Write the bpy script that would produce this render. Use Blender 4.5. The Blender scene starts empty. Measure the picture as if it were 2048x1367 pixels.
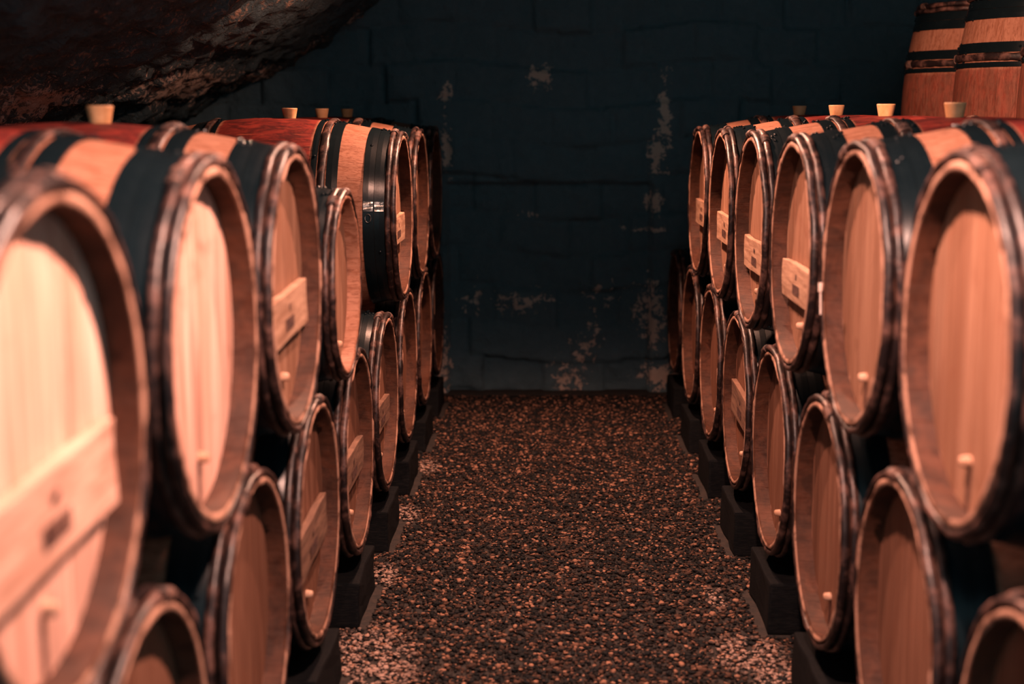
import bpy, math, random
import numpy as np
from mathutils import Vector, noise, Matrix

# ------------------------------------------------------------------ camera, world, lights
scn = bpy.context.scene
col = scn.collection
scn.view_settings.view_transform = 'Standard'
scn.view_settings.look = 'None'
scn.view_settings.gamma = 1.0
scn.view_settings.exposure = 0.0

PITCH = 0.1614
FPX = 2828.8
cam_data = bpy.data.cameras.new('camera')
cam_data.sensor_width = 36.0
cam_data.lens = FPX / 2048 * 36.0
cam_data.clip_start = 0.05
cam_data.dof.use_dof = True
cam_data.dof.focus_distance = 4.75
cam_data.dof.aperture_fstop = 2.1
cam = bpy.data.objects.new('camera', cam_data)
cam.rotation_euler = (math.pi / 2 - PITCH, 0, 0)
col.objects.link(cam)
scn.camera = cam

world = bpy.data.worlds.new('cellar_ambient')
world.use_nodes = True
# dim bluish fill added from behind the camera to lift the blacks
_wt = world.node_tree
_bg = _wt.nodes['Background']
_tc = _wt.nodes.new('ShaderNodeTexCoord')
_sp = _wt.nodes.new('ShaderNodeSeparateXYZ')
_wt.links.new(_tc.outputs['Generated'], _sp.inputs[0])
_mr = _wt.nodes.new('ShaderNodeMapRange')
_mr.interpolation_type = 'SMOOTHSTEP'
_wt.links.new(_sp.outputs['Y'], _mr.inputs[0])
_mr.inputs[1].default_value = 0.1
_mr.inputs[2].default_value = -0.8
_mr.inputs[3].default_value = 0.0
_mr.inputs[4].default_value = 0.85
_bg.inputs[0].default_value = (0.43, 0.74, 0.84, 1)
_wt.links.new(_mr.outputs[0], _bg.inputs[1])
scn.world = world

FLOOR = -1.46


def spot(name, loc, aim, watt, angle, blend, radius, colour):
    d = bpy.data.lights.new(name, 'SPOT')
    d.energy = watt
    d.color = colour
    d.spot_size = math.radians(angle)
    d.spot_blend = blend
    d.shadow_soft_size = radius
    o = bpy.data.objects.new(name, d)
    o.location = loc
    o.rotation_euler = (Vector(aim) - Vector(loc)).to_track_quat('-Z', 'Y').to_euler()
    col.objects.link(o)
    return o


WARM = (1.0, 0.53, 0.41)
spot('near_ceiling_lamp', (0.22, 1.78, 0.66), (0.20, 1.95, -1.2), 330, 138, 0.30, 0.03, WARM)
spot('middle_ceiling_lamp', (0.05, 3.60, 0.80), (0.05, 3.50, -1.2), 150, 128, 0.35, 0.03, (1.0, 0.50, 0.36))
spot('far_ceiling_lamp', (0.12, 5.20, 0.88), (0.14, 4.65, -1.4), 340, 120, 0.5, 0.03, (1.0, 0.48, 0.32))
spot('upright_fill_spot', (0.10, 2.70, 1.15), (2.35, 5.45, -0.05), 760, 34, 0.35, 0.03, (1.0, 0.50, 0.34))  # added fill, no known fixture; brightens the upright barrels
spot('vault_fill_spot', (-0.10, 4.70, 0.55), (-1.45, 5.90, 0.05), 45, 64, 0.9, 0.03, (1.0, 0.52, 0.36))  # added fill that grazes the low left side of the vault

# ------------------------------------------------------------------ materials
def nt(name):
    m = bpy.data.materials.new(name)
    m.use_nodes = True
    t = m.node_tree
    b = t.nodes['Principled BSDF']
    return m, t, b


def N(t, kind, **kw):
    n = t.nodes.new(kind)
    for k, v in kw.items():
        setattr(n, k, v)
    return n


def L(t, a, b):
    t.links.new(a, b)


def math_n(t, op, a, b=None, c=None, clamp=False):
    n = N(t, 'ShaderNodeMath', operation=op, use_clamp=clamp)
    for i, v in enumerate((a, b, c)):
        if v is None:
            continue
        if isinstance(v, (int, float)):
            n.inputs[i].default_value = v
        else:
            L(t, v, n.inputs[i])
    return n.outputs[0]


def mix_col(t, f, a, b, blend='MIX'):
    n = N(t, 'ShaderNodeMix', data_type='RGBA', blend_type=blend)
    for sock, v in ((n.inputs[0], f), (n.inputs[6], a), (n.inputs[7], b)):
        if isinstance(v, (int, float)):
            sock.default_value = v
        elif isinstance(v, tuple):
            sock.default_value = (*v, 1)
        else:
            L(t, v, sock)
    return n.outputs[2]


def noise_n(t, vec, scale, detail=4, rough=.55, dist=0.0, w=None):
    n = N(t, 'ShaderNodeTexNoise')
    if w is not None:
        n.noise_dimensions = '4D'
        L(t, w, n.inputs['W'])
    n.inputs['Scale'].default_value = scale
    n.inputs['Detail'].default_value = detail
    n.inputs['Roughness'].default_value = rough
    n.inputs['Distortion'].default_value = dist
    L(t, vec, n.inputs['Vector'])
    return n.outputs[0]


def smooth(t, v, a, b, lo=0.0, hi=1.0):
    n = N(t, 'ShaderNodeMapRange', interpolation_type='SMOOTHSTEP')
    L(t, v, n.inputs[0])
    n.inputs[1].default_value = a
    n.inputs[2].default_value = b
    n.inputs[3].default_value = lo
    n.inputs[4].default_value = hi
    return n.outputs[0]


def scaled(t, vec, s, loc=(0, 0, 0)):
    n = N(t, 'ShaderNodeMapping')
    n.inputs['Scale'].default_value = s
    n.inputs['Location'].default_value = loc
    L(t, vec, n.inputs[0])
    return n.outputs[0]


def bump(t, h, strength, dist, b):
    n = N(t, 'ShaderNodeBump')
    n.inputs['Strength'].default_value = strength
    n.inputs['Distance'].default_value = dist
    L(t, h, n.inputs['Height'])
    L(t, n.outputs[0], b.inputs['Normal'])


def stave_material(name, red_amt=.95):
    m, t, b = nt(name)
    tc = N(t, 'ShaderNodeTexCoord').outputs['Object']
    rnd = math_n(t, 'MULTIPLY', N(t, 'ShaderNodeObjectInfo').outputs['Random'], 50.0)
    sep = N(t, 'ShaderNodeSeparateXYZ')
    L(t, tc, sep.inputs[0])
    X, Y, Z = sep.outputs
    ang = math_n(t, 'ARCTAN2', Y, Z)
    st = math_n(t, 'MULTIPLY', ang, 28 / (2 * math.pi))
    fl = math_n(t, 'FLOOR', st)
    fr = math_n(t, 'FRACT', st)
    edge = math_n(t, 'ABSOLUTE', math_n(t, 'SUBTRACT', fr, 0.5))
    joint = smooth(t, edge, 0.485, 0.5)
    wn = N(t, 'ShaderNodeTexWhiteNoise', noise_dimensions='2D')
    cv = N(t, 'ShaderNodeCombineXYZ')
    L(t, fl, cv.inputs[0]); L(t, rnd, cv.inputs[1])
    L(t, cv.outputs[0], wn.inputs['Vector'])
    grain = noise_n(t, scaled(t, tc, (5, 60, 60)), 1.0, 5, .6, 1.2, rnd)
    figure = noise_n(t, scaled(t, tc, (6, 26, 26)), 1.0, 3, .5, 3.0, rnd)
    c = mix_col(t, grain, (0.17, 0.066, 0.038), (0.38, 0.19, 0.125))
    c = mix_col(t, smooth(t, figure, .50, .66), c, (0.19, 0.075, 0.042))
    gl = smooth(t, noise_n(t, scaled(t, tc, (10, 150, 150)), 1.0, 4, .7, 1.5, rnd), .50, .62)
    c = mix_col(t, math_n(t, 'MULTIPLY', gl, .8), c, (0.13, 0.045, 0.024))
    c = mix_col(t, math_n(t, 'MULTIPLY', wn.outputs['Value'], .35), c, (0.24, 0.10, 0.058))
    # wine-stained belly between the quarter hoops
    wob = math_n(t, 'MULTIPLY', math_n(t, 'SUBTRACT', noise_n(t, tc, 14, 3, .6, 0, rnd), .5), .03)
    ax = math_n(t, 'ADD', math_n(t, 'ABSOLUTE', X), wob)
    red = smooth(t, ax, 0.176, 0.160)
    rn = noise_n(t, scaled(t, tc, (14, 30, 30)), 1.0, 5, .65, .8, rnd)
    redc = mix_col(t, smooth(t, rn, .36, .68), (0.040, 0.003, 0.005), (0.17, 0.018, 0.013))
    scr = smooth(t, noise_n(t, scaled(t, tc, (9, 130, 130)), 1.0, 3, .6, .5, rnd), .62, .70)
    redc = mix_col(t, math_n(t, 'MULTIPLY', scr, .5), redc, (0.40, 0.10, 0.05))
    c = mix_col(t, math_n(t, 'MULTIPLY', red, red_amt), c, redc)
    # mottled brown chimb, darkened to paint in the shade inside the rim
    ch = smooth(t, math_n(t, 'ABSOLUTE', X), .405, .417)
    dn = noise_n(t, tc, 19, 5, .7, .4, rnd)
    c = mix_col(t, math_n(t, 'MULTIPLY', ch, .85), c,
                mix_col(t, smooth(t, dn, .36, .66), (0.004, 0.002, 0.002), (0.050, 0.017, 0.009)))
    # the sawn stave ends are paler wood than the inside of the chimb
    endf = smooth(t, math_n(t, 'ABSOLUTE', X), .4560, .4585)
    c = mix_col(t, math_n(t, 'MULTIPLY', endf, smooth(t, dn, .34, .52)), c, (0.36, 0.205, 0.145))
    spots = smooth(t, noise_n(t, tc, 34, 4, .7, .3, rnd), .64, .72)
    c = mix_col(t, math_n(t, 'MULTIPLY', spots, .65), c, (0.035, 0.012, 0.009))
    c = mix_col(t, math_n(t, 'MULTIPLY', joint, .5), c, (0.05, 0.018, 0.012))
    L(t, c, b.inputs['Base Color'])
    b.inputs['Roughness'].default_value = .62
    b.inputs['Specular IOR Level'].default_value = .12
    h = math_n(t, 'SUBTRACT', math_n(t, 'MULTIPLY', grain, .5), joint)
    bump(t, h, .5, .002, b)
    return m


def head_material(name, lo_c, hi_c):
    m, t, b = nt(name)
    tc = N(t, 'ShaderNodeTexCoord').outputs['Object']
    rnd = math_n(t, 'MULTIPLY', N(t, 'ShaderNodeObjectInfo').outputs['Random'], 50.0)
    sep = N(t, 'ShaderNodeSeparateXYZ')
    L(t, tc, sep.inputs[0])
    X, Y, Z = sep.outputs
    st = math_n(t, 'MULTIPLY', math_n(t, 'ADD', Y, 1.03), 11.5)
    fl = math_n(t, 'FLOOR', st)
    edge = math_n(t, 'ABSOLUTE', math_n(t, 'SUBTRACT', math_n(t, 'FRACT', st), .5))
    joint = smooth(t, edge, .475, .5)
    wn = N(t, 'ShaderNodeTexWhiteNoise', noise_dimensions='2D')
    cv = N(t, 'ShaderNodeCombineXYZ')
    L(t, fl, cv.inputs[0]); L(t, rnd, cv.inputs[1])
    L(t, cv.outputs[0], wn.inputs['Vector'])
    grain = noise_n(t, scaled(t, tc, (40, 60, 3.2)), 1.0, 5, .6, .5, rnd)
    c = mix_col(t, smooth(t, grain, .3, .7), lo_c, hi_c)
    c = mix_col(t, math_n(t, 'MULTIPLY', wn.outputs['Value'], .5), c, lo_c)
    c = mix_col(t, math_n(t, 'MULTIPLY', smooth(t, noise_n(t, scaled(t, tc, (1, 26, 1.6)), 1.0, 4, .65, .6, rnd), .46, .66), .6), c, (0.15, 0.062, 0.035))
    bl = smooth(t, noise_n(t, tc, 9, 4, .6, .3, rnd), .55, .75)
    c = mix_col(t, math_n(t, 'MULTIPLY', bl, .55), c, (0.19, 0.07, 0.038))
    # wine run below the little peg
    wob = math_n(t, 'MULTIPLY', math_n(t, 'SUBTRACT', noise_n(t, tc, 22, 2, .6, 0, rnd), .5), .022)
    dy = math_n(t, 'ABSOLUTE', math_n(t, 'ADD', math_n(t, 'ADD', Y, wob), 0.004))
    run = math_n(t, 'MULTIPLY', smooth(t, dy, .014, .006), smooth(t, Z, -.186, -.196))
    c = mix_col(t, math_n(t, 'MULTIPLY', run, .85), c, (0.03, 0.008, 0.008))
    c = mix_col(t, math_n(t, 'MULTIPLY', joint, .55), c, (0.12, 0.045, 0.028))
    L(t, c, b.inputs['Base Color'])
    b.inputs['Roughness'].default_value = .7
    b.inputs['Specular IOR Level'].default_value = .25
    bump(t, math_n(t, 'SUBTRACT', math_n(t, 'MULTIPLY', grain, .5), joint), .35, .0015, b)
    return m


def simple(name, c1, c2, scale, lo=.4, hi=.6, rough=.7, metal=0.0, bs=.4, bd=.002, stretch=(1, 1, 1), detail=5, spec=.4):
    m, t, b = nt(name)
    tc = N(t, 'ShaderNodeTexCoord').outputs['Object']
    rnd = math_n(t, 'MULTIPLY', N(t, 'ShaderNodeObjectInfo').outputs['Random'], 50.0)
    n = noise_n(t, scaled(t, tc, stretch), scale, detail, .65, .4, rnd)
    L(t, mix_col(t, smooth(t, n, lo, hi), c1, c2), b.inputs['Base Color'])
    b.inputs['Roughness'].default_value = rough
    b.inputs['Metallic'].default_value = metal
    b.inputs['Specular IOR Level'].default_value = spec
    bump(t, n, bs, bd, b)
    return m


M_stave = stave_material('oak_staves_wine_stained')
M_stave_old = stave_material('oak_staves_lightly_stained', .55)
M_head = head_material('oak_head', (0.20, 0.090, 0.050), (0.36, 0.200, 0.130))
M_head_shaded = head_material('shaded_oak_head', (0.115, 0.046, 0.026), (0.235, 0.112, 0.070))  # darker copy of the head oak, paints the lower rows' dimness into the colour
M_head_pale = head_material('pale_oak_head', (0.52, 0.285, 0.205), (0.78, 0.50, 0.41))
M_rod = simple('chestnut_rod_bark', (0.010, 0.006, 0.006), (0.13, 0.066, 0.052), 20, .44, .70, .42, bs=.9, bd=.003)
M_bind = simple('willow_binding', (0.02, 0.010, 0.008), (0.14, 0.07, 0.05), 60, rough=.6)
M_iron = simple('black_hoop_iron', (0.003, 0.0065, 0.0085), (0.004, 0.008, 0.010), 30, .45, .7, .27, bs=.35, bd=.001, spec=.16)
M_steel = simple('galvanised_plate', (0.08, 0.08, 0.075), (0.42, 0.40, 0.38), 70, .45, .6, .42, .9, bs=.8, bd=.002)
M_silicone = simple('tan_bung', (0.42, 0.20, 0.08), (0.60, 0.34, 0.17), 20, .3, .7, .5, bs=.1)
M_plank = simple('rough_label_board', (0.23, 0.115, 0.065), (0.46, 0.28, 0.185), 1.0, .3, .7, .8, bs=.4, stretch=(20, 7, 60))
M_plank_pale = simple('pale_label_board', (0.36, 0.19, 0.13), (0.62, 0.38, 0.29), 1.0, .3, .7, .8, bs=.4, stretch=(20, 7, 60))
M_plank_shaded = simple('shaded_label_board', (0.08, 0.036, 0.021), (0.20, 0.105, 0.066), 1.0, .3, .7, .8, bs=.4, stretch=(20, 7, 60))  # darker copy of the board, shade of the lower rows put in its colour
M_ink = simple('faded_dark_ink', (0.045, 0.018, 0.014), (0.10, 0.042, 0.030), 90, .4, .6, .9)
M_peg = simple('pale_peg', (0.38, 0.2, 0.12), (0.52, 0.32, 0.22), 50, rough=.6)
M_tag = simple('white_tag_paper', (0.66, 0.52, 0.46), (0.84, 0.72, 0.66), 50, rough=.8)
M_timber = simple('blackened_timber', (0.004, 0.005, 0.006), (0.010, 0.010, 0.010), 12, .4, .7, .9, bs=.6, bd=.004, stretch=(3, 20, 20), spec=.08)


def rock_material(name, dark, mid, pale, lo, hi, patches=(), bs=1.0, bd=.03, fine=.35):
    m, t, b = nt(name)
    g = N(t, 'ShaderNodeNewGeometry').outputs['Position']
    n1 = noise_n(t, g, 5.5, 7, .68, .5)
    n2 = noise_n(t, g, 24 if fine < .5 else 42, 5, .7, .3)
    n3 = noise_n(t, g, 1.4, 3, .5, .2)
    c = mix_col(t, smooth(t, n2, .35, .7), dark, mid)
    v = math_n(t, 'ADD', math_n(t, 'MULTIPLY', n1, 1 - fine), math_n(t, 'MULTIPLY', n2, fine))
    v = math_n(t, 'ADD', v, math_n(t, 'MULTIPLY', math_n(t, 'SUBTRACT', n3, .5), .25))
    pm = smooth(t, v, lo, hi)
    c = mix_col(t, pm, c, pale)
    # pale patches: lime and mortar on the end wall, painted lamplight on the vault
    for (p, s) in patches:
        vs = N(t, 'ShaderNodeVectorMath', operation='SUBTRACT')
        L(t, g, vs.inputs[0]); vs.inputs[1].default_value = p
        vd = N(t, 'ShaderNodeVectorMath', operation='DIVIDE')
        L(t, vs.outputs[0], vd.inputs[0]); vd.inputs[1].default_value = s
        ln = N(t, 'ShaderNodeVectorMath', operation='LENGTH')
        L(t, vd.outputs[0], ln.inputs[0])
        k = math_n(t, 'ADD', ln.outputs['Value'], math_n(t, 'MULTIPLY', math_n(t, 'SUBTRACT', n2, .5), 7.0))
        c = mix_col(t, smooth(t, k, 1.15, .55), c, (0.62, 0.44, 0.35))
    L(t, c, b.inputs['Base Color'])
    b.inputs['Roughness'].default_value = .95
    b.inputs['Specular IOR Level'].default_value = .12
    bump(t, v, bs, bd, b)
    return m


# image features of the end wall, given as real places on it (x, z) with half sizes
YB = 7.28
PATCH = [((-.235, -.99), (.045, .09, .045)), ((-.18, -.96), (.02, .09, .06)), ((.05, -.99), (.14, .09, .05)),
         ((.13, -.96), (.05, .09, .04)), ((.46, -.96), (.07, .09, .05)), ((.70, -.98), (.07, .09, .08)),
         ((.72, -1.09), (.06, .09, .09)), ((.36, -1.27), (.05, .09, .08)), ((.43, -1.14), (.04, .09, .11)),
         ((.07, -.53), (.07, .09, .018)), ((.66, -.60), (.09, .09, .012)), ((-.34, .10), (.025, .09, .05)),
         ((-.33, -.20), (.02, .09, .10)), ((.78, -.02), (.03, .09, .16)), ((.74, -.22), (.03, .09, .10)),
         ((.72, -.46), (.035, .09, .06)), ((.15, .17), (.05, .09, .05)), ((-.37, -1.28), (.035, .12, .16)),
         ((-.41, -1.40), (.06, .12, .06)), ((.30, -1.40), (.07, .12, .10)), ((.78, -1.38), (.10, .12, .05))]
VAULT_LIT = [((-1.36, 6.1, .09), (.16, .55, .08)), ((-1.25, 6.9, .17), (.10, .25, .06)), ((-1.52, 4.6, .03), (.10, .35, .07)), ((-.98, 7.0, .33), (.10, .12, .06)), ((-.80, 7.1, .45), (.05, .10, .05))]  # lamplit streaks painted pale into the vault rock
M_back = rock_material('end_wall_stone', (0.095, 0.142, 0.158), (0.108, 0.155, 0.172), (0.13, 0.15, 0.155), .66, .76,
                       [((x, YB, z), s) for (x, z), s in PATCH], bs=1.0, bd=.03)
M_vault = rock_material('vault_rock', (0.065, 0.10, 0.112), (0.085, 0.108, 0.115), (0.36, 0.23, 0.165), .56, .66, VAULT_LIT, bs=1.0, bd=.04, fine=.6)
M_wall = rock_material('side_wall_stone', (0.095, 0.142, 0.158), (0.108, 0.155, 0.172), (0.13, 0.15, 0.155), .62, .74)


def earth_material():
    m, t, b = nt('packed_earth_floor')
    g = N(t, 'ShaderNodeNewGeometry').outputs['Position']
    n = noise_n(t, g, 30, 6, .7, .3)
    L(t, mix_col(t, smooth(t, n, .35, .7), (0.010, 0.009, 0.008), (0.03, 0.02, 0.015)), b.inputs['Base Color'])
    b.inputs['Roughness'].default_value = .95
    bump(t, n, .8, .01, b)
    return m


M_floor = earth_material()


def gravel_material():
    m, t, b = nt('gravel_pebbles')
    a = N(t, 'ShaderNodeAttribute'); a.attribute_name = 'tone'
    v = a.outputs['Fac']
    r = N(t, 'ShaderNodeValToRGB')
    L(t, v, r.inputs[0])
    e = r.color_ramp.elements
    e[0].position = 0.0; e[0].color = (0.005, 0.007, 0.008, 1)
    e[1].position = 1.0; e[1].color = (0.30, 0.15, 0.095, 1)
    k = e.new(.45); k.color = (0.008, 0.007, 0.007, 1)
    k = e.new(.80); k.color = (0.085, 0.042, 0.027, 1)
    a2 = N(t, 'ShaderNodeAttribute'); a2.attribute_name = 'lime'
    g = N(t, 'ShaderNodeNewGeometry').outputs['Position']
    n = noise_n(t, g, 60, 4, .6, .2)
    lime = math_n(t, 'MULTIPLY', a2.outputs['Fac'], smooth(t, n, .35, .6))
    L(t, mix_col(t, lime, r.outputs[0], (0.36, 0.24, 0.19)), b.inputs['Base Color'])
    b.inputs['Roughness'].default_value = .85
    b.inputs['Specular IOR Level'].default_value = .2
    return m


M_gravel = gravel_material()

# ------------------------------------------------------------------ mesh helpers
def mesh_from(name, verts, faces, mat, smooth_shade=True):
    me = bpy.data.meshes.new(name)
    me.from_pydata([tuple(v) for v in verts], [], faces)
    me.materials.append(mat)
    if smooth_shade:
        me.polygons.foreach_set('use_smooth', [True] * len(me.polygons))
    me.update()
    return me


def link(name, me, parent=None, loc=(0, 0, 0), rot=(0, 0, 0)):
    o = bpy.data.objects.new(name, me)
    o.location = loc
    o.rotation_euler = rot
    col.objects.link(o)
    if parent:
        o.parent = parent
    return o


def struct(o):
    o['kind'] = 'structure'
    return o


def revolve(profile, seg, closed=True, fn=None):
    """profile of (x, r) about the X axis; a closed profile makes a ring."""
    n = len(profile)
    vs, fs = [], []
    for j in range(seg):
        a = 2 * math.pi * j / seg
        for i, (x, r) in enumerate(profile):
            dx, dr = fn(i, j, a, x, r) if fn else (0, 0)
            rr = r + dr
            vs.append((x + dx, rr * math.sin(a), rr * math.cos(a)))
    for j in range(seg):
        k = (j + 1) % seg
        for i in range(n if closed else n - 1):
            i2 = (i + 1) % n
            fs.append((j * n + i, j * n + i2, k * n + i2, k * n + i))
    return vs, fs


def box_mesh(name, mat, sx, sy, sz, bev=0.0, jitter=0.0, seed=0, cuts=(1, 1, 1)):
    import bmesh
    bm = bmesh.new()
    bmesh.ops.create_cube(bm, size=1)
    for v in bm.verts:
        v.co = Vector((v.co.x * sx, v.co.y * sy, v.co.z * sz))
    if bev:
        bmesh.ops.bevel(bm, geom=list(bm.edges), offset=bev, segments=2, affect='EDGES', profile=.6)
    if jitter:
        bmesh.ops.subdivide_edges(bm, edges=list(bm.edges), cuts=3, use_grid_fill=True)
        for v in bm.verts:
            d = noise.noise_vector(v.co * 14 + Vector((seed, 3 * seed, 0)))
            v.co += d * jitter
    me = bpy.data.meshes.new(name)
    bm.to_mesh(me); bm.free()
    me.materials.append(mat)
    return me


# ------------------------------------------------------------------ barrel geometry
class Geo:
    """Dimensions of one size of cask."""
    def __init__(s, half, rc, rb, k):
        s.half, s.rc, s.rb, s.k = half, rc, rb, k      # half length, chimb radius, bilge radius, scale of fittings
    def r(s, x):
        return s.rb - (s.rb - s.rc) * (abs(x) / s.half) ** 2.0


FULL = Geo(.46, .283, .3455, 1.0)
SMALL = Geo(.385, .232, .277, .84)
RECESS = .043
cache = {}


def body_mesh(g, seed):
    key = ('body', g.half, seed)
    if key in cache:
        return cache[key]
    rnd = random.Random(seed)
    th = .017 * g.k
    rec = RECESS * g.k
    prof = []
    n = 30
    for i in range(n + 1):
        x = -g.half + 2 * g.half * i / n
        prof.append((x, g.r(x)))
    e = g.half
    prof[0] = (-e + .003, g.rc); prof[-1] = (e - .003, g.rc)
    prof += [(e, g.rc - .004), (e - .001, g.rc - th + .006), (e - .006, g.rc - th), (e - rec, g.rc - th + .004), (e - rec - .008, g.rc - th - .004),
             (e - rec - .012, .0005)]
    prof += [(-(e - rec - .012), .0005), (-(e - rec - .008), g.rc - th - .004), (-(e - rec), g.rc - th + .004), (-e + .006, g.rc - th), (-e + .001, g.rc - th + .006), (-e, g.rc - .004)]
    seg = 28 * 5
    offs = [rnd.uniform(-.0022, .0022) for _ in range(28)]
    ro = [rnd.uniform(-.0008, .0008) for _ in range(28)]
    def fn(i, j, a, x, r):
        s = ((j + 2) // 5) % 28
        q = (j + 2) % 5
        groove = -.0012 if (q == 0) else 0
        dx = 0
        if abs(abs(x) - e) < .008:
            dx = offs[s] * (1 if x > 0 else -1)
            dx -= abs(noise.noise(Vector((a * 9, seed, x)))) * .002 * (1 if x > 0 else -1)
        if r < .05:
            return 0, 0
        return dx, (groove + ro[s] if r > g.rc - .003 else 0)
    vs, fs = revolve(prof, seg, True, fn)
    me = mesh_from('barrel_staves', vs, fs, M_stave)
    cache[key] = me
    return me


def disc_mesh(g, side):
    key = ('disc', g.half, side)
    if key in cache:
        return cache[key]
    R = g.rc - .017 * g.k + .001
    xo = side * (g.half - RECESS * g.k)
    vs, fs = [], []
    # boards laid side by side with a slight v-groove between them
    nb = 6
    seg = 96
    ys = []
    w = 1 / 11.5
    cols_ = []
    y = -R
    b0 = math.floor((-R + 1.03) / w)
    edges = [-R]
    for k in range(b0 + 1, b0 + 12):
        yy = k * w - 1.03
        if -R < yy < R:
            edges.append(yy)
    edges.append(R)
    pts = []
    for i in range(len(edges) - 1):
        a, b = edges[i], edges[i + 1]
        last = i == len(edges) - 2
        for q in range(9):
            f = q / 8
            if q == 8 and not last:
                continue
            yy = a + (b - a) * f
            d = -.0012 if (q == 0 and i > 0) else 0
            pts.append((yy, d))
            if q == 0 and i > 0:
                pts[-1] = (yy, -.0016)
    rows = 24
    for yy, d in pts:
        hz = math.sqrt(max(R * R - yy * yy, 1e-6))
        for r_ in range(rows + 1):
            z = -hz + 2 * hz * r_ / rows
            vs.append((xo + side * (d + .0004 * noise.noise(Vector((0, yy * 9, z * 3)))), yy, z))
    m = rows + 1
    for i in range(len(pts) - 1):
        for r_ in range(rows):
            q = (i * m + r_, (i + 1) * m + r_, (i + 1) * m + r_ + 1, i * m + r_ + 1)
            fs.append(q if side > 0 else q[::-1])
    # give the head its thickness
    n0 = len(vs)
    for k in range(seg):
        a = 2 * math.pi * k / seg
        vs.append((xo, R * math.sin(a), R * math.cos(a)))
        vs.append((xo - side * .012, R * math.sin(a), R * math.cos(a)))
    for k in range(seg):
        k2 = (k + 1) % seg
        fs.append((n0 + 2 * k, n0 + 2 * k + 1, n0 + 2 * k2 + 1, n0 + 2 * k2))
    me = mesh_from('barrel_head', vs, fs, M_head, False)
    cache[key] = me
    return me


def iron_mesh(g, x0, x1, seed):
    key = ('iron', g.half, round(x0, 4), seed)
    if key in cache:
        return cache[key]
    rnd = random.Random(seed * 7 + int(x0 * 1000))
    t = .0032
    ra, rb = g.r(x0) + .0006, g.r(x1) + .0006
    rm = (ra + rb) / 2
    xm = (x0 + x1) / 2
    vs, fs = [], []
    strips = [((x0, ra), (x0, ra + t)), ((x0, ra + t), (xm, rm + t + .0008)), ((xm, rm + t + .0008), (x1, rb + t)), ((x1, rb + t), (x1, rb)), ((x1, rb), (x0, ra))]
    for sp_ in strips:
        v_, f_ = revolve(list(sp_), 128, False)
        n0 = len(vs)
        vs += v_
        fs += [tuple(n0 + q for q in f) for f in f_]
    n_band = len(fs)
    # rivets where the strap laps over itself, and hoop nails along the edge
    angs = [rnd.uniform(-.5, .5), rnd.uniform(-.5, .5) + 2.2]
    nails = [(angs[0], .35), (angs[0] + .035, .65), (angs[1], .4), (angs[1] + .035, .6)]
    nails += [(rnd.uniform(-3.1, 3.1), .5) for _ in range(3)] + [(rnd.uniform(-.25, .25), rnd.choice((0.02, .98))) for _ in range(2)]
    for a, f in nails:
        x = x0 + (x1 - x0) * f
        r = ra + (rb - ra) * f + t
        c = Vector((x, r * math.sin(a), r * math.cos(a)))
        nrm = Vector((0, math.sin(a), math.cos(a)))
        tg = Vector((0, math.cos(a), -math.sin(a)))
        n0 = len(vs)
        for (rr, hh) in ((.0052, 0), (.0048, .003), (.0022, .0052)):
            for q in range(8):
                b = q * math.pi / 4
                p = c + Vector((1, 0, 0)) * rr * math.cos(b) + tg * rr * math.sin(b) + nrm * hh
                vs.append(tuple(p))
        for lv in range(2):
            for q in range(8):
                q2 = (q + 1) % 8
                fs.append((n0 + lv * 8 + q, n0 + lv * 8 + q2, n0 + lv * 8 + 8 + q2, n0 + lv * 8 + 8 + q))
        fs.append(tuple(n0 + 16 + q for q in range(8)))
    me = mesh_from('iron_hoop', vs, fs, M_iron, False)
    for k in range(n_band):
        me.polygons[k].use_smooth = True
    cache[key] = me
    return me


def rod_mesh(g, xc, hw, ht, seed):
    key = ('rod', g.half, round(xc, 4), seed)
    if key in cache:
        return cache[key]
    rnd = random.Random(seed * 13 + int(xc * 1000))
    r0 = g.r(xc)
    sec = 10
    prof = []
    for i in range(sec):
        b = 2 * math.pi * i / sec
        prof.append((xc + hw * math.cos(b), r0 + ht * .9 + ht * math.sin(b)))
    knots = [(rnd.uniform(-math.pi, math.pi), rnd.uniform(.04, .10), rnd.uniform(.0012, .003)) for _ in range(7)]
    s1 = rnd.uniform(0, 100)
    def fn(i, j, a, x, r):
        b = 2 * math.pi * i / sec
        d = noise.noise(Vector((math.cos(a) * 9, math.sin(a) * 9, s1 + 1.5 * math.sin(b)))) * .0024
        aa = a if a < math.pi else a - 2 * math.pi
        for ka, kw, kh in knots:
            d += kh * math.exp(-((aa - ka) / kw) ** 2)
        wv = noise.noise(Vector((math.cos(a) * 2.5, math.sin(a) * 2.5, s1))) * .0035
        return d * math.cos(b) * (hw / ht) * .5 + wv, d * max(math.sin(b), -.2) * min(1, ht / .008)
    vs, fs = revolve(prof, 160, True, fn)
    me = mesh_from('wooden_hoop', vs, fs, M_rod)
    cache[key] = me
    return me


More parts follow.
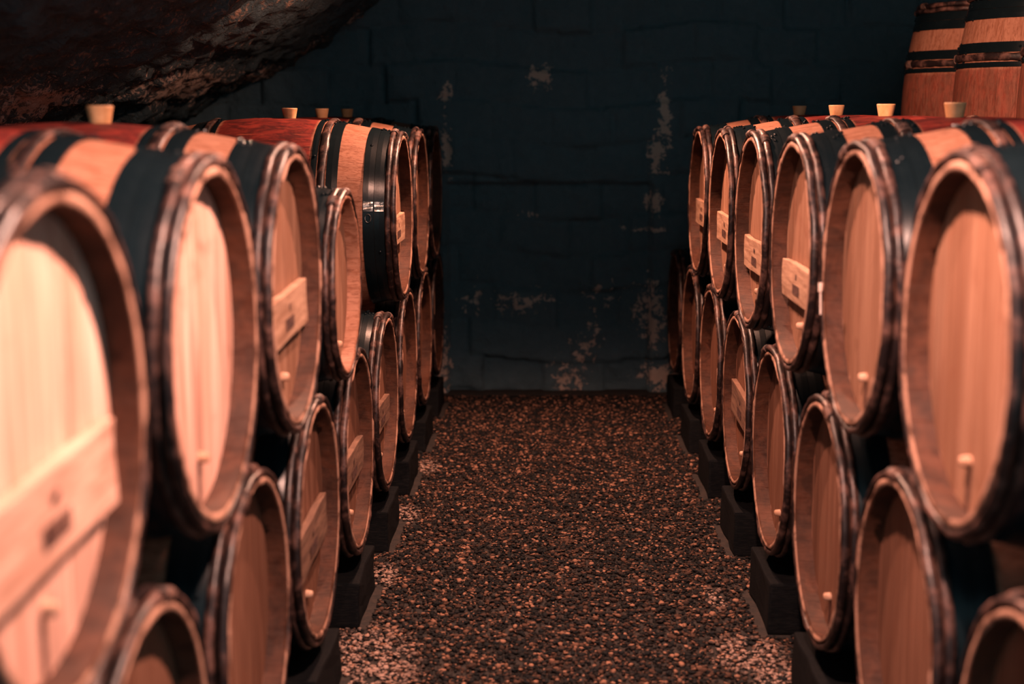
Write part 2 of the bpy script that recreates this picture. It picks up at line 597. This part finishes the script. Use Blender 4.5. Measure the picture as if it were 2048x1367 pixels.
def binding_mesh(g, xc, hw, ht, ang, turns, seed):
    key = ('bind', g.half, round(xc, 4), round(ang, 3))
    if key in cache:
        return cache[key]
    rc = g.r(xc) + ht * .9
    vs, fs = [], []
    rnd = random.Random(seed)
    for k in range(turns):
        a = ang + (k - turns / 2) * .026 + rnd.uniform(-.004, .004)
        c = Vector((xc, rc * math.sin(a), rc * math.cos(a)))
        nrm = Vector((0, math.sin(a), math.cos(a)))
        tg = Vector((0, math.cos(a), -math.sin(a)))
        n0 = len(vs)
        S, T = 14, 6
        tr = .0032
        for i in range(S):
            b = 2 * math.pi * i / S
            lean = .004 * math.cos(b)
            p0 = c + Vector((1, 0, 0)) * (hw + .0015) * math.cos(b) + nrm * (ht + .0015) * math.sin(b) + tg * lean
            o = Vector((1, 0, 0)) * math.cos(b) + nrm * math.sin(b)
            for q in range(T):
                e = 2 * math.pi * q / T
                vs.append(tuple(p0 + o * tr * math.cos(e) + tg * tr * math.sin(e)))
        for i in range(S):
            i2 = (i + 1) % S
            for q in range(T):
                q2 = (q + 1) % T
                fs.append((n0 + i * T + q, n0 + i2 * T + q, n0 + i2 * T + q2, n0 + i * T + q2))
    me = mesh_from('willow_binding', vs, fs, M_bind)
    cache[key] = me
    return me


def bung_mesh():
    if 'bung' in cache:
        return cache['bung']
    prof = [(-.012, .001), (-.012, .0195), (.0, .021), (.034, .0275), (.0365, .0265), (.0368, .024), (.0345, .021), (.0345, .001)]
    vs, fs = revolve(prof, 36, False)
    vs = [(y, z, x) for x, y, z in vs]
    n = len(prof)
    fs.append(tuple(j * n + n - 1 for j in range(36)))
    fs.append(tuple(j * n for j in range(36))[::-1])
    me = mesh_from('bung', vs, fs, M_silicone)
    me.polygons.foreach_set('use_smooth', [False] * len(me.polygons))
    cache['bung'] = me
    return me


def peg_mesh():
    if 'peg' in cache:
        return cache['peg']
    prof = [(-.004, .010), (.003, .0098), (.012, .0085), (.015, .0065), (.016, .001)]
    vs, fs = revolve(prof, 20, False)
    n = len(prof)
    me = mesh_from('spile_peg', vs, fs, M_peg)
    cache['peg'] = me
    return me


def plank_mesh(seed, w, h):
    rnd = random.Random(seed)
    me = box_mesh('label_board', M_plank, .018, w, h, .0025, .0035, seed)
    return me


def marks_mesh(seed, w, h):
    """Worn, unreadable stencil marks: one blotch above a row of stubby strokes."""
    rnd = random.Random(seed)
    vs, fs = [], []
    def quad(y0, y1, z0, z1, sk=0):
        n = len(vs)
        for (y, z) in ((y0, z0), (y1, z0), (y1, z1), (y0, z1)):
            vs.append((0, y + sk * (z - z0) + rnd.uniform(-.0008, .0008), z + rnd.uniform(-.0008, .0008)))
        for (y, z) in ((y0, z0), (y1, z0), (y1, z1), (y0, z1)):
            vs.append((.0009, y + sk * (z - z0), z))
        fs.extend([(n, n + 1, n + 2, n + 3), (n + 4, n + 5, n + 6, n + 7), (n, n + 1, n + 5, n + 4), (n + 1, n + 2, n + 6, n + 5), (n + 2, n + 3, n + 7, n + 6), (n + 3, n, n + 4, n + 7)])
    # blotch, rounded
    for (cy, cz, r) in ((0.0, h * .19, .010),):
        n = len(vs)
        for q in range(10):
            a = q * math.pi / 5
            rr = r * rnd.uniform(.75, 1.1)
            vs.append((.0006, cy + rr * math.cos(a), cz + rr * math.sin(a)))
        vs.append((.0014, cy, cz))
        for q in range(10):
            fs.append((n + q, n + (q + 1) % 10, n + 10))
    y = -.044
    while y < .044:
        wd = rnd.uniform(.004, .007)
        hh = h * .25
        z0 = -h * .27
        k = rnd.random()
        quad(y, y + wd, z0, z0 + hh)
        if k < .45:
            quad(y + wd + .002, y + 2 * wd + .002, z0, z0 + hh)
            quad(y + wd * .5, y + 1.5 * wd + .003, z0 + hh - .005, z0 + hh)
            y += wd + .002
        y += wd + .0045
    return mesh_from('stencil_marks', vs, fs, M_ink, False)


def tagset(o, label, cat, group=None):
    o['label'] = label
    o['category'] = cat
    if group:
        o['group'] = group


barrel_no = 0


def make_barrel(loc, rotz, label, group, g=FULL, plank=None, bung=True, upright=False, peg=True, plate=False, tag=False, pale=False, seed=None):
    """Root empty stands at the lowest point of the cask; parts are its children."""
    global barrel_no
    barrel_no += 1
    sd = (barrel_no % 4) if seed is None else seed
    root = bpy.data.objects.new('wine_barrel', None)
    root.empty_display_size = .1
    root.location = loc
    root.rotation_euler = (0, 0, rotz)
    col.objects.link(root)
    tagset(root, label, 'barrel', group)
    if upright:
        pl, pr = (0, 0, g.half), (0, -math.pi / 2, 0)
    else:
        pl, pr = (0, 0, g.rb), (0, 0, 0)
    def part(name, me, parent=root, loc=None):
        if parent is root:
            return link(name, me, root, loc or pl, pr)
        return link(name, me, parent)
    b_ = part('staves', body_mesh(g, sd))
    h_ = part('barrel_head', disc_mesh(g, 1))
    if upright:
        b_.material_slots[0].link = 'OBJECT'; b_.material_slots[0].material = M_stave_old
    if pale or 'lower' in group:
        h_.material_slots[0].link = 'OBJECT'; h_.material_slots[0].material = M_head_pale if pale else M_head_shaded
    part('barrel_head', disc_mesh(g, -1))
    k = g.k
    for s in (1, -1):
        e = g.half
        def X(d):
            return s * (e - d * k)
        for (d0, d1) in ((.039, .073), (.074, .110), (.196, .233), (.268, .286)):
            a, b = X(d0), X(d1)
            part('iron_hoop', iron_mesh(g, min(a, b), max(a, b), sd))
        for i, (d, hw, ht) in enumerate(((.009, .0100, .0080), (.029, .0095, .0080), (.250, .0135, .0055))):
            o = part('wooden_hoop', rod_mesh(g, X(d), hw * k, ht * k, sd))
            if s > 0 or i == 2:
                ang = [(.30, -.12, .18), (-.35, .22, -.20), (.08, -.42, .35), (-.12, .40, -.05)][sd % 4][i]
                q = link('willow_binding', binding_mesh(g, X(d), hw * k, ht * k, ang, 6, sd), o)
    if bung and not upright:
        link('bung', bung_mesh(), root, (.055, 0, g.rb * 2 - .002))
    if peg and not upright:
        link('spile_peg', peg_mesh(), root, (g.half - RECESS * g.k + .001, 0, g.rb - .186 * g.k))
    if plank is not None:
        dz, w, h, tilt = plank
        b = link('label_board', plank_mesh(barrel_no, w, h), root, (g.half - RECESS * g.k + .0110, 0, g.rb + dz), (tilt, 0, 0))
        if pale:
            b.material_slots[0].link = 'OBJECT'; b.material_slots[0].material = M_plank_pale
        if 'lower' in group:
            b.material_slots[0].link = 'OBJECT'; b.material_slots[0].material = M_plank_shaded
        q = link('stencil_marks', marks_mesh(barrel_no, w, h), b, (.0105, 0, 0))
        b['label'] = 'rough board nailed across the head'
    if plate:
        make_plate(root, g)
    if tag:
        me = box_mesh('paper_tag', M_tag, .002, .034, .020, .0004)
        t_ = link('paper_tag', me, root, (g.half + .0065, tag[0], g.rb + tag[1]), (.15, 0, 0))
        t_['label'] = 'white paper tag on the rim'
        link('tag_string', box_mesh('tag_string', M_tag, .002, .007, .055, .0004), t_, (0, .004 , -.034))
    return root


def make_plate(root, g):
    """Bright galvanised lap plates and hanging ring on the head hoops."""
    ang0 = -0.95        # towards the camera side of the left row
    for k, (d0, d1) in enumerate(((.041, .071), (.076, .108))):
        vs, fs = [], []
        A = 7
        for i in range(A):
            a = ang0 - .5 + .0 + i * .105 / (A - 1) * 1.0
            for x in (g.half - d1, g.half - d0):
                for h in (.0045, .0075):
                    r = g.r(x) + h + .0006 * ((i * 7 + int(x * 1000)) % 3)
                    vs.append((x, r * math.sin(a), r * math.cos(a)))
        for i in range(A - 1):
            b = i * 4; c = b + 4
            fs += [(b + 1, b + 3, c + 3, c + 1), (b, c, c + 2, b + 2), (b, b + 1, c + 1, c), (b + 2, c + 2, c + 3, b + 3)]
        fs += [(0, 2, 3, 1), ((A - 1) * 4, (A - 1) * 4 + 1, (A - 1) * 4 + 3, (A - 1) * 4 + 2)]
        o = link('steel_plate', mesh_from('steel_plate', vs, fs, M_steel, False), root, (0, 0, g.rb))
        o['label'] = 'bright galvanised plate on black hoop'
        if k == 1:
            # ring
            vs, fs = [], []
            a = ang0 - .5 - .075
            x = g.half - .092
            r = g.r(x) + .008
            c = Vector((x, r * math.sin(a), r * math.cos(a)))
            nrm = Vector((0, math.sin(a), math.cos(a))); tg = Vector((0, math.cos(a), -math.sin(a)))
            S, T = 24, 6
            for i in range(S):
                b = 2 * math.pi * i / S
                o1 = Vector((1, 0, 0)) * math.cos(b) + tg * math.sin(b)
                p0 = c + Vector((1, 0, 0)) * .010 * math.cos(b) + tg * .014 * math.sin(b)
                for q in range(T):
                    e = 2 * math.pi * q / T
                    vs.append(tuple(p0 + o1 * .0016 * math.cos(e) + nrm * .0016 * math.sin(e)))
            for i in range(S):
                i2 = (i + 1) % S
                for q in range(T):
                    q2 = (q + 1) % T
                    fs.append((i * T + q, i2 * T + q, i2 * T + q2, i * T + q2))
            link('wire_ring', mesh_from('wire_ring', vs, fs, M_steel), o)


# ------------------------------------------------------------------ cellar shell
def grid_surface(name, fu, nu, nv, mat, flip=False):
    vs, fs = [], []
    for i in range(nu + 1):
        for j in range(nv + 1):
            vs.append(tuple(fu(i / nu, j / nv)))
    m = nv + 1
    for i in range(nu):
        for j in range(nv):
            q = (i * m + j, (i + 1) * m + j, (i + 1) * m + j + 1, i * m + j + 1)
            fs.append(q[::-1] if flip else q)
    return mesh_from(name, vs, fs, mat, True)


def fbm(p, o=4):
    return noise.fractal(p, 1.0, 2.0, o)


# floor: slab with thickness
fl = struct(link('floor', box_mesh('floor', M_floor, 6.4, 9.2, .12), None, (.55, 3.4, FLOOR - .06)))

# vault section: left haunch comes down low behind the casks
VP = [(-1.98, -1.46), (-1.97, -.9), (-1.93, -.42), (-1.78, -.10), (-1.5, .06), (-1.25, .18), (-.95, .34), (-.67, .54), (-.3, 1.0), (.2, 1.50),
      (.8, 1.85), (1.4, 1.95), (2.0, 1.85), (2.6, 1.35), (2.95, .62), (3.05, .0), (3.05, -.7), (3.05, -1.46)]
acc = [0]
for a, b in zip(VP, VP[1:]):
    acc.append(acc[-1] + math.dist(a, b))


def vault_pt(s):
    s *= acc[-1]
    for k in range(len(VP) - 1):
        if s <= acc[k + 1] or k == len(VP) - 2:
            f = (s - acc[k]) / (acc[k + 1] - acc[k])
            p0, p1 = VP[k], VP[k + 1]
            x = p0[0] + (p1[0] - p0[0]) * f
            z = p0[1] + (p1[1] - p0[1]) * f
            dx, dz = p1[0] - p0[0], p1[1] - p0[1]
            l = math.hypot(dx, dz)
            return x, z, dz / l, -dx / l
    return None


def vault_fn(s0, s1, y0, y1):
    def f(u, v):
        s = s0 + (s1 - s0) * u
        y = y0 + (y1 - y0) * v
        x, z, nx, nz = vault_pt(s)
        sh = -.029 * y + .12       # the passage runs slightly askew, like the rows
        p = Vector((x * 2.0, y * 2.0, z * 2.0))
        d = .030 * fbm(p * .9, 3) + .022 * fbm(p * 2.6 + Vector((9, 0, 0)), 5) + .026 * fbm(p * 8 + Vector((0, 7, 0)), 4)
        c = noise.cell(Vector((s * acc[-1] * 4.2, y * 3.1 + math.floor(s * acc[-1] * 4.2) * .37, 0))) * .02
        d += c
        return (x + nx * d - sh * .2, y, z + nz * d)
    return f


S1 = acc[3] / acc[-1]
S2 = acc[14] / acc[-1]
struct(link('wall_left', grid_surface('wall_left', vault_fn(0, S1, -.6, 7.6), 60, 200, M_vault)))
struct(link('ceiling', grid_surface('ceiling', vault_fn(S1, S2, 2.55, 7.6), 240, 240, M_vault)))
struct(link('wall_right', grid_surface('wall_right', vault_fn(S2, 1, -.6, 7.6), 70, 160, M_wall)))


def back_fn(u, v):
    x = -2.3 + 5.6 * u
    z = FLOOR - .02 + 3.1 * v
    # coursed rubble: stones of uneven width pushed in and out
    row = math.floor((z + 3) / .19 + .3 * noise.noise(Vector((x * 1.5, 0, 0))))
    fz = (z + 3) / .19 + .3 * noise.noise(Vector((x * 1.5, 0, 0))) - row
    sx = x / .33 + row * .43 + .25 * noise.noise(Vector((x * 2, row * 3.1, 1)))
    cx = math.floor(sx); fx = sx - cx
    k = noise.cell(Vector((cx + .5, row + .5, 2.5)))
    e = min(fx, 1 - fx) * .33; ez = min(fz, 1 - fz) * .19
    m = min(e, ez)
    d = .013 * (1 - max(0, 1 - m / .03) ** 2) + .03 * k
    d += .02 * fbm(Vector((x * 6, z * 6, 3)), 4)
    # deep niche in the middle of the wall between rough jambs
    if -.33 < x < .72 and z < -.36:
        d -= .07
    return (x, YB + .03 - d, z)


struct(link('wall_back', grid_surface('wall_back', back_fn, 420, 240, M_back, True)))

# ------------------------------------------------------------------ gravel (uncountable: one object)
def gravel():
    rng = np.random.default_rng(5)
    # icosahedron
    ph = (1 + 5 ** .5) / 2
    iv = np.array([(-1, ph, 0), (1, ph, 0), (-1, -ph, 0), (1, -ph, 0), (0, -1, ph), (0, 1, ph), (0, -1, -ph), (0, 1, -ph), (ph, 0, -1), (ph, 0, 1), (-ph, 0, -1), (-ph, 0, 1)]) / math.sqrt(1 + ph * ph)
    ifc = np.array([(0, 11, 5), (0, 5, 1), (0, 1, 7), (0, 7, 10), (0, 10, 11), (1, 5, 9), (5, 11, 4), (11, 10, 2), (10, 7, 6), (7, 1, 8), (3, 9, 4), (3, 4, 2), (3, 2, 6), (3, 6, 8), (3, 8, 9), (4, 9, 5), (2, 4, 11), (6, 2, 10), (8, 6, 7), (9, 8, 1)])
    n = 88000
    y = 2.3 + (7.2 - 2.3) * rng.random(n) ** 1.0
    x = -.95 + 2.1 * rng.random(n)
    # gravel banks up a little towards both rows
    z = FLOOR + .003 + .006 * rng.random(n)
    lx = np.minimum(x + .43, .72 - x)
    keep = np.ones(n, bool)
    for (X0_, yaw_, y0_, sp_, sg_) in ((-.5532, -.0291, 1.5126, .7076, 1), (.6577, -.0185, 1.467, .7142, -1)):
        c_, s_ = math.cos(-yaw_), math.sin(-yaw_)
        lx_ = x * c_ - y * s_; ly_ = x * s_ + y * c_
        fr_ = np.abs(((ly_ - .03 - y0_) / sp_ - .5) - np.round((ly_ - .03 - y0_) / sp_ - .5)) * sp_
        keep &= ~((fr_ < .190) & (sg_ * (X0_ - lx_) > -.032))
    x = x[keep]; y = y[keep]; n = len(x); z = FLOOR + .003 + .006 * rng.random(n)
    big = rng.random(n) ** 3
    r = .0046 + .0056 * big
    sc = np.stack([r * rng.uniform(.8, 1.35, n), r * rng.uniform(.8, 1.3, n), r * rng.uniform(.28, .6, n)], 1)
    a = rng.uniform(0, 2 * np.pi, n); tx = rng.normal(0, .35, n)
    V = iv[None] * (1 + rng.uniform(-.18, .18, (n, 12, 1)))
    V = V * sc[:, None, :]
    # tilt about x then spin about z
    cy, sy = np.cos(tx)[:, None], np.sin(tx)[:, None]
    Y = V[..., 1] * cy - V[..., 2] * sy; Z = V[..., 1] * sy + V[..., 2] * cy; X = V[..., 0]
    c, s = np.cos(a)[:, None], np.sin(a)[:, None]
    P = np.stack([X * c - Y * s + x[:, None], X * s + Y * c + y[:, None], Z + z[:, None]], -1)
    F = (ifc[None] + 12 * np.arange(n)[:, None, None]).reshape(-1, 3)
    P = P.reshape(-1, 3)
    me = bpy.data.meshes.new('gravel')
    me.vertices.add(len(P)); me.vertices.foreach_set('co', P.ravel().astype(np.float32))
    me.loops.add(F.size); me.loops.foreach_set('vertex_index', F.ravel().astype(np.int32))
    me.polygons.add(len(F)); me.polygons.foreach_set('loop_start', np.arange(0, F.size, 3, dtype=np.int32))
    me.update(calc_edges=True)
    tone = rng.random(n) ** 1.25
    at = me.attributes.new('tone', 'FLOAT', 'FACE')
    at.data.foreach_set('value', np.repeat(tone, 20).astype(np.float32))
    # spilt lime lies in a few drifts beside the bearers
    spots = [(-.40, 3.55, .15, .32), (-.41, 4.30, .045, .13), (-.385, 5.0, .05, .13), (-.36, 5.7, .06, .12), (.64, 3.65, .10, .14), (.69, 3.42, .07, .22), (.62, 4.1, .03, .10)]
    lime = np.zeros(n)
    for (a_, b_, ra, rb) in spots:
        q = ((x - a_) / ra) ** 2 + ((y - b_) / rb) ** 2
        lime = np.maximum(lime, np.clip(1.35 - q, 0, 1))
    lime *= (rng.random(n) < .75)
    al = me.attributes.new('lime', 'FLOAT', 'FACE')
    al.data.foreach_set('value', np.repeat(lime, 20).astype(np.float32))
    me.materials.append(M_gravel)
    o = link('gravel', me)
    o['kind'] = 'stuff'
    o['label'] = 'fine brown gravel covering the cellar aisle between barrel rows'
    o['category'] = 'gravel'


gravel()

# ------------------------------------------------------------------ the two rows
ROWS = {
    'L': dict(X=-.5299, yaw=-.0291, zt=-.3682, zb=-.9713, y0=1.5126, sp=.7076, ro=-.0233),
    'R': dict(X=.638, yaw=-.0185, zt=-.3578, zb=-.9572, y0=1.467, sp=.7142, ro=.0197),
}


def row_place(side, slot, tier, g=FULL, inset=0.0):
    p = ROWS[side]
    sg = 1 if side == 'L' else -1
    X = p['X'] + (p['ro'] if tier == 'b' else 0) - sg * (g.half + inset)
    Y = p['y0'] + p['sp'] * slot
    c, s = math.cos(p['yaw']), math.sin(p['yaw'])
    z = (p['zt'] if tier == 't' else p['zb']) - g.rb
    return (X * c - Y * s, X * s + Y * c, z), (p['yaw'] if side == 'L' else math.pi + p['yaw'])


GLT, GLB, GRT, GRB = 'barrels of the upper row on the left', 'barrels of the lower row on the left', 'barrels of the upper row on the right', 'barrels of the lower row on the right'
PL = (-.080, .43, .098, .0)
for slot, plank, lab in (
        (0, (-.075, .44, .110, .03), 'large blurred oak barrel cut by the left frame edge, board across its pale head'),
        (1, None, 'oak barrel with bare pale head, right behind the one cut by the left frame edge'),
        (2, (-.055, .44, .100, .02), 'upper left oak barrel with a board across its head, next to the small cask'),
        (5, (-.05, .42, .100, 0), 'oak barrel with exposed wine-red belly and shiny steel plates, behind the small cask'),
        (6, None, 'oak barrel on upper left tier just beyond the one with exposed red belly'),
        (7, None, 'farthest oak barrel of the upper left tier, nearly lost in the dark')):
    loc, rz = row_place('L', slot, 't')
    make_barrel(loc, rz, lab, GLT, plank=plank, plate=(slot == 5), bung=slot not in (0,), pale=slot < 2)
# the smaller cask sits lower in its cradle
loc, rz = row_place('L', 3, 't', SMALL)
make_barrel((loc[0], loc[1], -.444 - SMALL.rb), rz, 'smaller oak cask sitting lower than its neighbours in the upper left tier', GLT, g=SMALL, bung=False, seed=2)

bot_l = {.5: (None, 'lower left oak barrel with only its dark rim top showing at the bottom frame edge'),
         1.5: (None, 'blurred lower left oak barrel with orange stave edge, cut by the bottom frame edge'),
         2.5: ((-.05, .42, .11, .04), 'dim lower left oak barrel, first from the camera with a board on its head'),
         3.5: ((-.05, .42, .10, 0), 'lower left oak barrel with board on its head, directly below and behind the small cask'),
         4.5: ((-.05, .40, .09, -.03), 'lower left oak barrel with doubled rods and a board, under the exposed red belly'),
         5.5: (None, 'lower left oak barrel with plain head under the barrel with steel plates'),
         6.5: (None, 'narrow looking lower left oak barrel, second from the end wall'),
         7.5: (None, 'last lower left oak barrel beside the end wall, almost black')}
for slot, (plank, lab) in bot_l.items():
    loc, rz = row_place('L', slot, 'b')
    make_barrel(loc, rz, lab, GLB, plank=plank, bung=False)

top_r = {1: (None, 'large blurred oak barrel with bare head and bright rim at the right frame side'),
         2: (None, 'oak barrel in upper right tier with a white tag on its rim'),
         3: (PL, 'upper right oak barrel with a wide stencilled board, just past the one with white tag'),
         4: (PL, 'upper right oak barrel with knotty board and sharp orange head, fourth from the camera'),
         5: ((-.055, .42, .10, 0), 'upper right oak barrel with board and orange stave edge, second from the dark end'),
         6: ((-.05, .42, .10, 0), 'farthest oak barrel of the upper right tier')}
for slot, (plank, lab) in top_r.items():
    loc, rz = row_place('R', slot, 't')
    make_barrel(loc, rz, lab, GRT, plank=plank, tag=(-.262, -.03) if slot == 2 else False)
bot_r = {.5: (None, 'lower right oak barrel with only its rim top showing in the bottom right corner'),
         1.5: (None, 'blurred lower right oak barrel with reddish head, cut by the bottom frame edge'),
         2.5: (None, 'lower right oak barrel with plain head and pale peg, beside the lime spill'),
         3.5: (None, 'lower right oak barrel with plain dim head below the widest stencilled board'),
         4.5: ((-.03, .42, .11, -.04), 'lower right oak barrel with a slanting board on its head'),
         5.5: (None, 'thin looking lower right oak barrel under the second farthest upper one'),
         6.5: (None, 'lower right oak barrel below the farthest upper one'),
         7.5: (None, 'last lower right oak barrel, a faint edge in the dark')}
for slot, (plank, lab) in bot_r.items():
    loc, rz = row_place('R', slot, 'b')
    make_barrel(loc, rz, lab, GRB, plank=plank, bung=False)

# bearers under the lower rows
BEAR = {'L': ('lower left barrel showing only its rim top', 'lower left barrel with orange stave edge', 'first lower left barrel with a board',
              'lower left barrel below the small cask', 'lower left barrel with doubled rods and board', 'plain lower left barrel below the steel plates',
              'second last lower left barrel', 'last lower left barrel at the end wall'),
        'R': ('lower right barrel in the bottom corner', 'lower right barrel with reddish head', 'lower right barrel with pale peg, next to the lime spill',
              'plain dim lower right barrel beyond the lime spill', 'lower right barrel with a slanting board', 'lower right barrel just past the slanting board',
              'second last lower right barrel', 'last lower right barrel at the end wall')}
for side, slots in (('L', bot_l), ('R', bot_r)):
    sg = 1 if side == 'L' else -1
    names = list(slots)
    for k, slot in enumerate(names):
        p = ROWS[side]
        X = p['X'] + p['ro'] - sg * .455
        Y = p['y0'] + p['sp'] * slot + .03
        c, s = math.cos(p['yaw']), math.sin(p['yaw'])
        top = p['zb'] - .3495
        h = top - FLOOR
        me = box_mesh('timber_bearer', M_timber, .92, .35, h, .008, .006, k + 3)
        o = link('timber_bearer', me, None, (X * c - Y * s, X * s + Y * c, FLOOR + h / 2), (0, 0, p['yaw']))
        tagset(o, 'blackened timber bearer under the ' + BEAR[side][k], 'bearer', 'timber bearers under the %s row' % ('left' if side == 'L' else 'right'))

# upright casks standing two high behind the right row
UP = ((4.74, 'upright oak barrel cut by the right frame edge'), (5.455, 'sharp upright oak barrel with highlight on its hoop, top right corner'), (6.17, 'dim upright oak barrel, leftmost of the upright ones at top right'))
for i, (y, lab) in enumerate(UP):
    x = 2.034
    for lv in (0, 1):
        z = FLOOR + .059 + lv * .928
        make_barrel((x, y, z), 0, (lab + ', standing on another') if lv else 'upright oak barrel hidden behind the right row, carrying the one above (%s of three)' % ('nearest', 'middle', 'farthest')[i],
                    'upright barrels stacked behind the right row', upright=True, bung=False, peg=False, seed=(i + 1) % 4)

o = link('timber_pallet', box_mesh('timber_pallet', M_timber, .66, 2.3, .052, .006, .002, 9), None, (2.10, 5.455, FLOOR + .0275))
tagset(o, 'low blackened timber pallet under the upright barrels behind the right row', 'pallet')
